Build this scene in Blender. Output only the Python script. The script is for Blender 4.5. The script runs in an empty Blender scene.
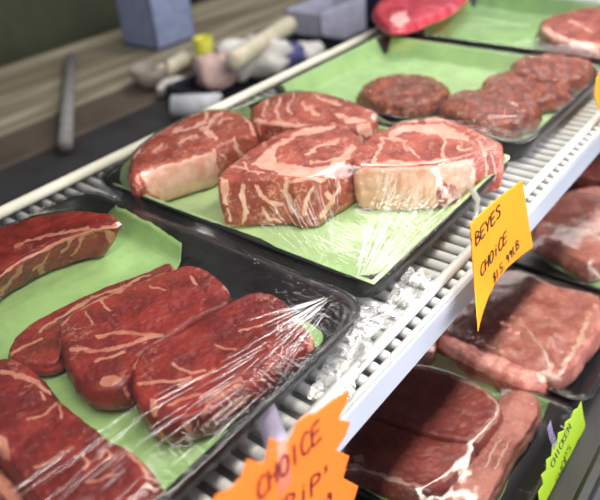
import bpy, math, random
import numpy as np
from mathutils import Matrix, Vector
random.seed(7)
RNG = np.random.RandomState(11)
C = bpy.context.scene.collection

# ------------------------------------------------------------------ camera
F_PX = 662.865
R = np.array([[0.61326487, -0.46953092, 0.63517471],
              [-0.7872228, -0.29744961, 0.54018886],
              [-0.0647029, -0.83130286, -0.55204084]])
H = 0.34
EYE = np.array([0, 0, H])
cam_d = bpy.data.cameras.new('camera')
cam = bpy.data.objects.new('camera', cam_d); C.objects.link(cam)
right, up, back = R @ [1, 0, 0], -(R @ [0, 1, 0]), -(R @ [0, 0, 1])
cam.matrix_world = Matrix(((right[0], up[0], back[0], 0), (right[1], up[1], back[1], 0),
                           (right[2], up[2], back[2], H), (0, 0, 0, 1)))
cam_d.sensor_width = 36; cam_d.lens = 36 * F_PX / 600
cam_d.clip_start = .01; cam_d.clip_end = 50
cam_d.dof.use_dof = True; cam_d.dof.focus_distance = .525; cam_d.dof.aperture_fstop = 5.2
bpy.context.scene.camera = cam

def ray(px, py): return R @ np.array([px - 300., py - 250., F_PX])
def PZ(px, py, z):
    d = ray(px, py); return EYE + d * ((z - H) / d[2])
def PY(px, py, y):
    d = ray(px, py); return EYE + d * (y / d[1])
def topx(p):
    q = (p - EYE) @ R; return np.stack([300 + F_PX * q[:, 0] / q[:, 2], 250 + F_PX * q[:, 1] / q[:, 2]], 1)

# ------------------------------------------------------------------ noise
def _hash(i, j, k, s):
    n = (i * 374761393 + j * 668265263 + k * 1274126177 + s * 974711) & 0x7fffffff
    n = ((n ^ (n >> 13)) * 1274126177) & 0x7fffffff
    n = ((n ^ (n >> 16)) * 668265263) & 0x7fffffff
    return ((n ^ (n >> 15)) & 0xffff) / 65535.
def vnoise(p, s=0):
    p = np.asarray(p, float); i = np.floor(p).astype(np.int64); f = p - i; f = f * f * (3 - 2 * f)
    r = 0
    for dx in (0, 1):
        for dy in (0, 1):
            for dz in (0, 1):
                w = (f[:, 0] if dx else 1 - f[:, 0]) * (f[:, 1] if dy else 1 - f[:, 1]) * (f[:, 2] if dz else 1 - f[:, 2])
                r = r + w * _hash(i[:, 0] + dx, i[:, 1] + dy, i[:, 2] + dz, s)
    return r
def fbm(p, freq, s=0, o=3):
    p = np.asarray(p, float); r = 0; a = 1; t = 0
    for k in range(o):
        r = r + a * (vnoise(p * freq + 100 + 17.3 * k, s + k) - .5); t += a; a *= .5; freq *= 2.1
    return r / t * 2

# ------------------------------------------------------------------ materials
def nm(name, rough=.5, col=(.5, .5, .5), metal=0, **kw):
    m = bpy.data.materials.new(name); m.use_nodes = True
    b = m.node_tree.nodes['Principled BSDF']
    b.inputs['Base Color'].default_value = (*col, 1); b.inputs['Roughness'].default_value = rough
    b.inputs['Metallic'].default_value = metal
    for k, v in kw.items(): b.inputs[k.replace('_', ' ')].default_value = v
    return m, m.node_tree, b
def nd(nt, t, **kw):
    n = nt.nodes.new(t)
    for k, v in kw.items():
        if k in n.bl_rna.properties.keys(): setattr(n, k, v)
        else: n.inputs[k].default_value = v
    return n
def lk(nt, a, b): nt.links.new(a, b)
def mathn(nt, op, a, b=None, clamp=False):
    n = nt.nodes.new('ShaderNodeMath'); n.operation = op; n.use_clamp = clamp
    for i, v in enumerate((a, b)):
        if v is None: continue
        if isinstance(v, (int, float)): n.inputs[i].default_value = v
        else: nt.links.new(v, n.inputs[i])
    return n.outputs[0]
def mixc(nt, f, a, b):
    n = nt.nodes.new('ShaderNodeMix'); n.data_type = 'RGBA'
    for s, v in ((0, f), (6, a), (7, b)):
        if isinstance(v, (int, float)): n.inputs[s].default_value = v
        elif isinstance(v, tuple): n.inputs[s].default_value = (*v, 1)
        else: nt.links.new(v, n.inputs[s])
    return n.outputs[2]
def ramp(nt, v, lo, hi):
    n = nt.nodes.new('ShaderNodeMapRange'); n.interpolation_type = 'SMOOTHSTEP'
    n.inputs[1].default_value = lo; n.inputs[2].default_value = hi
    nt.links.new(v, n.inputs[0]); return n.outputs[0]
def coords(nt):
    tc = nt.nodes.new('ShaderNodeTexCoord'); oi = nt.nodes.new('ShaderNodeObjectInfo')
    vm = nt.nodes.new('ShaderNodeVectorMath'); vm.operation = 'ADD'
    sc = mathn(nt, 'MULTIPLY', oi.outputs['Random'], 7.0)
    nt.links.new(tc.outputs['Object'], vm.inputs[0]); nt.links.new(sc, vm.inputs[1]); return vm.outputs[0]
def noise(nt, v, scale, detail=3, rough=.55, dist=0):
    n = nd(nt, 'ShaderNodeTexNoise', Scale=scale, Detail=detail, Roughness=rough, Distortion=dist)
    nt.links.new(v, n.inputs['Vector']); return n.outputs[0]
def bump(nt, b, h, strength=.3, dist=.001):
    n = nd(nt, 'ShaderNodeBump', Strength=strength, Distance=dist)
    nt.links.new(h, n.inputs['Height']); nt.links.new(n.outputs[0], b.inputs['Normal'])

def meat_mat(name, dark, light, fat, marble=.5, rough=.38, grain=1.):
    m, nt, b = nm(name, rough); v = coords(nt)
    n1 = noise(nt, v, 45, 4); n2 = noise(nt, v, 420, 3, .6)
    base = mixc(nt, ramp(nt, n1, .38, .64), dark, light)
    base = mixc(nt, mathn(nt, 'MULTIPLY', ramp(nt, n2, .45, .75), .35 * grain), base, tuple(c * 1.5 + .02 for c in light))
    # marbling veins: thin level lines of a warped noise, broken up by another noise
    mp = nt.nodes.new('ShaderNodeMapping'); mp.inputs['Scale'].default_value = (1., 2.1, 1.5); mp.inputs['Rotation'].default_value = (0, 0, .6)
    nt.links.new(v, mp.inputs[0])
    nv = noise(nt, mp.outputs[0], 55, 4, .6, .4)
    ve = mathn(nt, 'ABSOLUTE', mathn(nt, 'SUBTRACT', nv, .5))
    vein = mathn(nt, 'SUBTRACT', 1.0, ramp(nt, ve, .004, .02 + .012 * marble))
    gate = ramp(nt, noise(nt, v, 38, 2), .62 - .2 * marble, .72 - .16 * marble)
    vein = mathn(nt, 'MULTIPLY', vein, gate)
    fl = ramp(nt, noise(nt, v, 260, 2, .5), .66 - .05 * marble, .74 - .05 * marble)
    at = nd(nt, 'ShaderNodeAttribute', attribute_name='fat')
    fa = mathn(nt, 'ADD', at.outputs['Fac'], mathn(nt, 'MULTIPLY', mathn(nt, 'SUBTRACT', noise(nt, v, 300, 4, .65), .5), 1.1))
    fm = ramp(nt, fa, .36, .64)
    allf = mathn(nt, 'MAXIMUM', fm, mathn(nt, 'MULTIPLY', mathn(nt, 'MAXIMUM', vein, mathn(nt, 'MULTIPLY', fl, .55)), .72))
    fatc = mixc(nt, ramp(nt, noise(nt, v, 70, 3), .35, .7), fat, (fat[0] * .86, fat[1] * .68, fat[2] * .6))
    col = mixc(nt, allf, base, fatc)
    lk(nt, col, b.inputs['Base Color'])
    b.inputs['Subsurface Weight'].default_value = .12
    b.inputs['Subsurface Radius'].default_value = (.006, .002, .0015); b.inputs['Subsurface Scale'].default_value = 1
    b.inputs['Coat Weight'].default_value = .15; b.inputs['Coat Roughness'].default_value = .25
    hgt = mathn(nt, 'ADD', mathn(nt, 'MULTIPLY', noise(nt, v, 300, 4, .65), 1.0), mathn(nt, 'MULTIPLY', allf, .25))
    bump(nt, b, hgt, .55, .0012)
    return m
M = {}
M['strip'] = meat_mat('strip_steak_meat', (.15, .013, .010), (.30, .030, .021), (.60, .28, .20), .3)
M['rib'] = meat_mat('ribeye_meat', (.29, .048, .032), (.50, .125, .082), (.90, .57, .48), .95)
M['slab'] = meat_mat('slab_meat', (.27, .06, .052), (.40, .10, .085), (.60, .40, .34), .1, .3, .5)
M['pork'] = meat_mat('pale_meat', (.42, .13, .10), (.62, .27, .22), (.72, .55, .46), .5)

def patty_mat():
    m, nt, b = nm('patty_meat', .36); v = coords(nt)
    n1 = noise(nt, v, 60, 4, .6); n2 = noise(nt, v, 240, 4, .6)
    c = mixc(nt, ramp(nt, n1, .4, .62), (.19, .034, .012), (.42, .085, .030))
    c = mixc(nt, mathn(nt, 'MULTIPLY', ramp(nt, n2, .5, .72), .6), c, (.52, .17, .09))
    at = nd(nt, 'ShaderNodeAttribute', attribute_name='fat')
    lk(nt, c, b.inputs['Base Color'])
    vo = nd(nt, 'ShaderNodeTexVoronoi', Scale=210); lk(nt, v, vo.inputs['Vector'])
    bump(nt, b, mathn(nt, 'ADD', n2, mathn(nt, 'MULTIPLY', vo.outputs['Distance'], -.8)), .9, .002)
    b.inputs['Coat Weight'].default_value = .6; b.inputs['Coat Roughness'].default_value = .15
    return m
M['patty'] = patty_mat()

def simple(name, col, rough, var=.12, scale=40, bstr=.15, bscale=200, metal=0, bdist=.0006, **kw):
    m, nt, b = nm(name, rough, col, metal, **kw); v = coords(nt)
    n = noise(nt, v, scale, 4)
    lk(nt, mixc(nt, ramp(nt, n, .3, .7), tuple(c * (1 - var) for c in col), tuple(min(1, c * (1 + var)) for c in col)), b.inputs['Base Color'])
    if bstr: bump(nt, b, noise(nt, v, bscale, 3), bstr, bdist)
    return m
M['foam'] = simple('black_foam', (.012, .012, .014), .42, .3, 30, .2, 900)
M['paper'] = simple('green_paper', (.35, .58, .215), .62, .13, 25, .5, 60, bdist=.002)
M['veil_paper'] = simple('green_paper_painted_veil', (.47, .68, .33), .62, .1, 25, .5, 60, bdist=.002)  # green paper lightened, the film's veil of light painted into its colour
M['white_wire'] = simple('white_coated_wire', (.64, .65, .64), .33, .05, 20, .05)
M['cream_wire'] = simple('cream_coated_tube', (.72, .70, .58), .35, .06, 20, .05)
M['flange'] = simple('pale_grey_steel', (.42, .45, .52), .35, .06, 12, .05)
M['orange'] = simple('orange_card', (1.0, .21, .012), .6, .03, 25, .05)
M['amber'] = simple('amber_card', (1.0, .36, .003), .55, .03, 25, .05)
M['lime'] = simple('lime_card', (.38, .58, .015), .6, .03, 25, .05)
M['black_ink'] = simple('black_ink', (.02, .012, .015), .5, .1, 25, 0)
M['red_ink'] = simple('dark_red_ink', (.16, .004, .01), .5, .1, 25, 0)
M['under'] = simple('pale_grey_sheet', (.42, .42, .42), .45, .1, 12, .05)  # even pale grey of the sheet below the wires
M['deck'] = simple('dark_deck', (.03, .028, .03), .5, .3, 8, .1)
M['black'] = simple('black_frame', (.008, .008, .009), .4, .2, 8, .05)
M['floor'] = simple('pale_floor', (.55, .54, .62), .6, .1, 6, .05)

def tape_mat(name, col, a, rough=.3):
    m = bpy.data.materials.new(name); m.use_nodes = True; nt = m.node_tree; nt.nodes.clear()
    o = nt.nodes.new('ShaderNodeOutputMaterial'); t = nt.nodes.new('ShaderNodeBsdfTransparent')
    p = nd(nt, 'ShaderNodeBsdfPrincipled', Roughness=rough); p.inputs['Base Color'].default_value = (*col, 1)
    v = coords(nt); n = noise(nt, v, 150, 3)
    mx = nt.nodes.new('ShaderNodeMixShader')
    lk(nt, mathn(nt, 'ADD', a - .08, mathn(nt, 'MULTIPLY', n, .16)), mx.inputs[0]); lk(nt, t.outputs[0], mx.inputs[1]); lk(nt, p.outputs[0], mx.inputs[2])
    lk(nt, mx.outputs[0], o.inputs[0]); return m
M['tape'] = tape_mat('frosted_tape', (.50, .46, .66), .72)
M['tape_clear'] = tape_mat('clear_tape', (.62, .64, .55), .38)
M['tape_pink'] = tape_mat('tape_over_orange', (1., .62, .60), .32)
M['tape_lil'] = tape_mat('lilac_tape', (.42, .33, .55), .35)
M['red_wrap'] = meat_mat('red_wrapped_meat', (.35, .02, .04), (.55, .06, .09), (.85, .5, .5), .3, .2)

def film_mat(name, base, wrinkle, crease=0., dif=0.):
    m = bpy.data.materials.new(name); m.use_nodes = True; nt = m.node_tree; nt.nodes.clear()
    o = nt.nodes.new('ShaderNodeOutputMaterial'); t = nt.nodes.new('ShaderNodeBsdfTransparent')
    t.inputs[0].default_value = (.985, .985, .985, 1)
    g = nd(nt, 'ShaderNodeBsdfGlossy', Roughness=.08); g.inputs[0].default_value = (1, 1, 1, 1)
    v = coords(nt)
    at = nd(nt, 'ShaderNodeAttribute', attribute_name='wr')
    mp = nt.nodes.new('ShaderNodeMapping'); mp.inputs['Scale'].default_value = (1, .25, 1); mp.inputs['Rotation'].default_value = (0, 0, -.5)
    lk(nt, v, mp.inputs[0])
    n1 = noise(nt, mp.outputs[0], 150, 2, .5, 1.2); n2 = noise(nt, v, 26, 2)
    h = mathn(nt, 'ADD', mathn(nt, 'MULTIPLY', mathn(nt, 'ABSOLUTE', mathn(nt, 'SUBTRACT', n1, .5)), mathn(nt, 'ADD', mathn(nt, 'MULTIPLY', at.outputs['Fac'], 3.), .12)), mathn(nt, 'MULTIPLY', n2, .8))
    bp = nd(nt, 'ShaderNodeBump', Strength=wrinkle, Distance=.004); lk(nt, h, bp.inputs['Height']); lk(nt, bp.outputs[0], g.inputs['Normal'])
    fr = nd(nt, 'ShaderNodeFresnel', IOR=1.45); lk(nt, bp.outputs[0], fr.inputs['Normal'])
    fac = mathn(nt, 'ADD', mathn(nt, 'MULTIPLY', fr.outputs[0], base), crease, True)
    mx = nt.nodes.new('ShaderNodeMixShader')
    lk(nt, fac, mx.inputs[0]); lk(nt, t.outputs[0], mx.inputs[1])
    if dif:
        d = nt.nodes.new('ShaderNodeBsdfDiffuse'); d.inputs[0].default_value = (.95, .95, .95, 1)
        m2 = nt.nodes.new('ShaderNodeMixShader'); m2.inputs[0].default_value = dif
        lk(nt, g.outputs[0], m2.inputs[1]); lk(nt, d.outputs[0], m2.inputs[2]); lk(nt, m2.outputs[0], mx.inputs[2])
    else: lk(nt, g.outputs[0], mx.inputs[2])
    lk(nt, mx.outputs[0], o.inputs[0]); return m
M['film'] = film_mat('cling_film', .85, .3)
M['crease'] = film_mat('creased_cling_film', 1.3, .2, .30, .5)
M['film_low'] = film_mat('sheeny_cling_film', 1.0, .3, .0, .0)
M['crumple'] = film_mat('crumpled_cling_film', 1.2, .35, .14, .35)

# ------------------------------------------------------------------ object helpers
def tag(o, label=None, cat=None, group=None, kind=None):
    for k, v in (('label', label), ('category', cat), ('group', group), ('kind', kind)):
        if v: o[k] = v
    return o
def mesh_obj(name, V, Fs, mats, parent=None, smooth=True, origin=None, attrs=None, midx=None):
    V = np.asarray(V, float)
    if origin is None: origin = np.array([V[:, 0].mean(), V[:, 1].mean(), V[:, 2].min()]) if parent is None else np.zeros(3)
    origin = np.asarray(origin, float)
    me = bpy.data.meshes.new(name); me.from_pydata((V - origin).tolist(), [], [tuple(int(i) for i in f) for f in Fs]); me.update()
    for m in (mats if isinstance(mats, list) else [mats]): me.materials.append(m)
    if smooth: me.polygons.foreach_set('use_smooth', [True] * len(me.polygons))
    if midx is not None: me.polygons.foreach_set('material_index', list(map(int, midx)))
    for k, a in (attrs or {}).items():
        at = me.attributes.new(k, 'FLOAT', 'POINT'); at.data.foreach_set('value', np.asarray(a, float))
    o = bpy.data.objects.new(name, me); C.objects.link(o); o.location = origin
    if parent is not None:
        o.parent = parent; o.matrix_parent_inverse = Matrix.Translation(-Vector(parent.location)) if parent.parent is None else Matrix.Identity(4)
    return o
def empty(name, loc):
    o = bpy.data.objects.new(name, None); C.objects.link(o); o.location = loc; o.empty_display_size = .02; return o
class MB:
    def __init__(s): s.V = []; s.F = []
    def add(s, V, F):
        n = len(s.V); s.V += [tuple(map(float, v)) for v in V]; s.F += [tuple(i + n for i in f) for f in F]; return s
    def box(s, x0, x1, y0, y1, z0, z1, bev=0):
        b = bev
        if b <= 0:
            return s.add([(x, y, z) for z in (z0, z1) for y in (y0, y1) for x in (x0, x1)],
                         [(0, 2, 3, 1), (4, 5, 7, 6), (0, 1, 5, 4), (2, 6, 7, 3), (0, 4, 6, 2), (1, 3, 7, 5)])
        rings = []
        def ring(ins, z): return [(x0 + ins, y0 + b + 0 * ins, z)]
        prof = [(b, z0), (0, z0 + b), (0, z1 - b), (b * .3, z1 - b * .3), (b, z1)]
        V = []; Fc = []; n = 16
        for ins, z in prof:
            for k in range(4):
                cx = (x1 - b * 1.5 if k in (0, 3) else x0 + b * 1.5); cy = (y1 - b * 1.5 if k in (0, 1) else y0 + b * 1.5)
                for q in range(4):
                    a = math.pi / 2 * (k + q / 3.); rr = b * 1.5 - ins
                    V.append((cx + rr * math.cos(a), cy + rr * math.sin(a), z))
        for r in range(len(prof) - 1):
            for q in range(n): Fc.append((r * n + q, r * n + (q + 1) % n, (r + 1) * n + (q + 1) % n, (r + 1) * n + q))
        Fc.append(tuple(range(n - 1, -1, -1))); Fc.append(tuple((len(prof) - 1) * n + q for q in range(n)))
        return s.add(V, Fc)
    def tube(s, pts, r, n=10, cap=True):
        pts = [np.array(p, float) for p in pts]; V = []; Fc = []; rs = r if isinstance(r, (list, tuple)) else [r] * len(pts)
        t0 = pts[1] - pts[0]; t0 /= np.linalg.norm(t0)
        u = np.cross(t0, [0, 0, 1.]) if abs(t0[2]) < .9 else np.cross(t0, [1., 0, 0]); u /= np.linalg.norm(u)
        for i, p in enumerate(pts):
            t = pts[min(i + 1, len(pts) - 1)] - pts[max(i - 1, 0)]; t /= np.linalg.norm(t)
            u = u - t * np.dot(u, t); u /= np.linalg.norm(u); w = np.cross(t, u)
            for k in range(n):
                a = 2 * math.pi * k / n; V.append(p + rs[i] * (math.cos(a) * u + math.sin(a) * w))
        for i in range(len(pts) - 1):
            for k in range(n): Fc.append((i * n + k, i * n + (k + 1) % n, (i + 1) * n + (k + 1) % n, (i + 1) * n + k))
        if cap: Fc.append(tuple(range(n - 1, -1, -1))); Fc.append(tuple((len(pts) - 1) * n + k for k in range(n)))
        return s.add(V, Fc)
    def build(s, name, mat, parent=None, smooth=False, origin=None):
        return mesh_obj(name, s.V, s.F, mat, parent, smooth, origin)

def smooth_closed(P, n):
    P = np.asarray(P, float); m = len(P); out = []
    for i in range(m):
        p0, p1, p2, p3 = P[(i - 1) % m], P[i], P[(i + 1) % m], P[(i + 2) % m]
        for t in np.linspace(0, 1, 24, endpoint=False):
            out.append(.5 * ((2 * p1) + (-p0 + p2) * t + (2 * p0 - 5 * p1 + 4 * p2 - p3) * t * t + (-p0 + 3 * p1 - 3 * p2 + p3) * t ** 3))
    out = np.array(out); d = np.r_[0, np.cumsum(np.linalg.norm(np.roll(out, -1, 0) - out, axis=1))]
    q = np.vstack([out, out[:1]]); s = np.linspace(0, d[-1], n, endpoint=False)
    return np.stack([np.interp(s, d, q[:, k]) for k in range(P.shape[1])], 1)
def segdist(P, A):
    best = np.full(len(P), 1e9)
    for a, b in zip(A[:-1], A[1:]):
        ab = b - a; t = np.clip(((P - a) @ ab) / max(ab @ ab, 1e-12), 0, 1)
        best = np.minimum(best, np.linalg.norm(P - a - t[:, None] * ab, axis=1))
    return best
def inside(P, A):
    r = np.zeros(len(P), bool); n = len(A)
    for i in range(n):
        x1, y1 = A[i]; x2, y2 = A[(i + 1) % n]
        if y1 == y2: continue
        c = ((y1 > P[:, 1]) != (y2 > P[:, 1])) & (P[:, 0] < (x2 - x1) * (P[:, 1] - y1) / (y2 - y1) + x1); r ^= c
    return r

OBST = []
def steak(name, label, cat, group, outline, zt, zb, feats, mat, N=240, MR=70, K=18, shift=(0, 0), bscale=1.0, bulge=.003,
          lump=.0015, rr=.006, tilt=(0, 0), sidefat=0, seed=0, px=True, wob=.0008, warp=3.6):
    """outline: the top edge traced in the picture (or world x,y), stood on the plane z=zt; feats: fat seams and caps"""
    if px: O = np.array([PZ(a, b, zt)[:2] for a, b in outline])
    else: O = np.array(outline, float)
    O = smooth_closed(O, N); c = O.mean(0)
    area = .5 * np.sum(O[:, 0] * np.roll(O[:, 1], -1) - np.roll(O[:, 0], -1) * O[:, 1])
    if area < 0: O = O[::-1]
    tn = np.roll(O, -1, 0) - np.roll(O, 1, 0); nrm = np.stack([tn[:, 1], -tn[:, 0]], 1); nrm /= np.linalg.norm(nrm, axis=1)[:, None]
    w = fbm(np.c_[O, np.full(N, seed)], 160, seed, 3); O = O + nrm * (w * wob * 1.6)[:, None]
    ang = np.arange(N)
    def zsurf(x, y): return zt + tilt[0] * (x - c[0]) + tilt[1] * (y - c[1])
    V = []; rim_d = []
    rs = (np.arange(MR) + .0) / (MR - 1); rs = 1 - (1 - rs) ** 1.15
    for r in rs:
        p = c + (O - c) * max(r, 1e-4)
        d = (1 - r) * np.linalg.norm(O - c, axis=1)
        q = np.clip(1 - d / rr, 0, 1); drop = rr * (1 - np.sqrt(1 - q * q * .995))
        nz = fbm(np.c_[p, np.full(N, seed * 3.)], 55, seed, 4) * lump + fbm(np.c_[p, np.full(N, seed * 3.)], 260, seed + 5, 2) * lump * .28
        V.append(np.c_[p, zsurf(p[:, 0], p[:, 1]) - drop + nz])
    top_n = MR * N; edge = V[-1]
    B = c + (O - c) * bscale + np.array(shift)
    for k in range(1, K + 1):
        t = k / K
        p = O * (1 - t) + B * t
        bl = bulge * math.sin(math.pi * min(1, t * 1.02)) - (.004 * max(0, (t - .85) / .15) ** 2)
        nz = fbm(np.c_[p * 1.0, edge[:, 2] * (1 - t) + zb * t], 90, seed + 9, 3) * .0016
        p = p + nrm * (bl + nz)[:, None]
        V.append(np.c_[p, edge[:, 2] * (1 - t) + zb * t])
    for s in (.7, .3, .001):
        V.append(np.c_[c + np.array(shift) + (V[MR + K - 1][:, :2] - c - np.array(shift)) * s, np.full(N, zb)])
    L = len(V); V = np.vstack(V); Fs = []
    idx = np.arange(N); nx = (idx + 1) % N
    for i in range(L - 1):
        Fs += list(zip(i * N + idx, (i + 1) * N + idx, (i + 1) * N + nx, i * N + nx))
    # fat map
    pxy = topx(V); wv = np.stack([fbm(V, 130, seed + 1, 4), fbm(V, 130, seed + 2, 4)], 1); pxy = pxy + wv * warp
    fat = np.zeros(len(V))
    for ft in feats:
        k = ft[0]
        if k == 'L': fat = np.maximum(fat, np.clip(1 - (segdist(pxy, np.array(ft[2], float)) - ft[1] * .4) / 1.3, 0, 1))
        elif k in 'PM':
            A = np.array(ft[1], float); ins = inside(pxy, A); d = segdist(pxy, np.vstack([A, A[:1]]))
            v = np.clip(.5 + np.where(ins, d, -d) / 2.2, 0, 1)
            fat = np.maximum(fat, v) if k == 'P' else np.minimum(fat, 1 - v)
    if sidefat:
        lay = np.repeat(np.arange(L), N); a = np.tile(ang, L) / N
        on = (lay >= MR - 2) & (lay < MR + K)
        n = fbm(np.c_[V[:, :2] * 1., V[:, 2] * .35], 90, seed + 20, 2)
        fat = np.where(on, np.maximum(fat, np.clip((n + sidefat - .35) * 4, 0, 1) * .9), fat)
    OBST.append((O, zt, rr, tilt, c))
    o = mesh_obj(name, V, Fs, M[mat], origin=(c[0], c[1], zb), attrs={'fat': fat})
    return tag(o, label, cat, group)

# ------------------------------------------------------------------ tray, paper, film
def rrect(x0, x1, y0, y1, r, n=10):
    P = []
    for k, (cx, cy) in enumerate(((x1 - r, y1 - r), (x0 + r, y1 - r), (x0 + r, y0 + r), (x1 - r, y0 + r))):
        for q in range(n + 1):
            a = math.pi / 2 * (k + q / n); P.append((cx + r * math.cos(a), cy + r * math.sin(a)))
    return P
def tray(box, z0, h, label, group=None, r=.028, mat='foam'):
    x0, x1, y0, y1 = box
    prof = [(.020, 0), (.014, 0), (.012, .002), (.001, h - .003), (0, h - .001), (.001, h), (.005, h), (.007, h - .0015), (.018, .007), (.022, .0045), (.03, .004)]
    V = []; n = None
    for ins, z in prof:
        P = rrect(x0 + ins, x1 - ins, y0 + ins, y1 - ins, max(.004, r - ins * .6)); n = len(P); V += [(x, y, z0 + z) for x, y in P]
    Fs = []
    for i in range(len(prof) - 1):
        for k in range(n): Fs.append((i * n + k, i * n + (k + 1) % n, (i + 1) * n + (k + 1) % n, (i + 1) * n + k))
    Fs.append(tuple(range(n - 1, -1, -1))); Fs.append(tuple((len(prof) - 1) * n + k for k in range(n)))
    t = empty('meat_tray', ((x0 + x1) / 2, (y0 + y1) / 2, z0)); tag(t, label, 'tray', group)
    mesh_obj('foam_tray', V, Fs, M[mat], t)
    t['_b'] = 0; del t['_b']
    return t
def paper(box, z0, h, outline, label, zref=.02, group=None, seed=0, curls=(), inset=.0065, base=.0065, pm='paper'):
    x0, x1, y0, y1 = box
    O = smooth_closed(np.array([PZ(a, b, z0 + zref)[:2] for a, b in outline]), 200)
    c = O.mean(0); V = []; MR = 46
    O = c + (O - c) * (1 + .012 * fbm(np.c_[O, np.zeros(200)], 90, seed, 3))[:, None]
    O = np.stack([np.clip(O[:, 0], x0 + min(inset, .005), x1 - min(inset, .005)), np.clip(O[:, 1], y0 + inset, y1 - min(inset, .005))], 1)
    for i in range(MR):
        p = c + (O - c) * max(i / (MR - 1), .001)
        d = np.minimum(np.minimum(p[:, 0] - x0, x1 - p[:, 0]), np.minimum(p[:, 1] - y0, y1 - p[:, 1]))
        t = np.clip(1 - (d - .006) / .015, 0, 1)
        z = z0 + base + (h + .0008 - base) * t + np.clip(fbm(np.c_[p, np.full(200, seed)], 40, seed, 3) * .0012, -.0008, .002) * (1 - t * .6)
        for cx, cy, rad, hh in curls:
            w = PZ(cx, cy, z0 + zref); dd = np.hypot(p[:, 0] - w[0], p[:, 1] - w[1]); z += hh * np.exp(-(dd / rad) ** 2)
        V.append(np.c_[p, z])
    V = np.vstack(V); N = 200; Fs = []; idx = np.arange(N); nx = (idx + 1) % N
    for i in range(MR - 1): Fs += list(zip(i * N + idx, (i + 1) * N + idx, (i + 1) * N + nx, i * N + nx))
    o = mesh_obj('green_butcher_paper', V, Fs, M[pm])
    md = o.modifiers.new('thickness', 'SOLIDIFY'); md.thickness = .0003; md.offset = 1
    return tag(o, label, 'paper', group)

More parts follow.
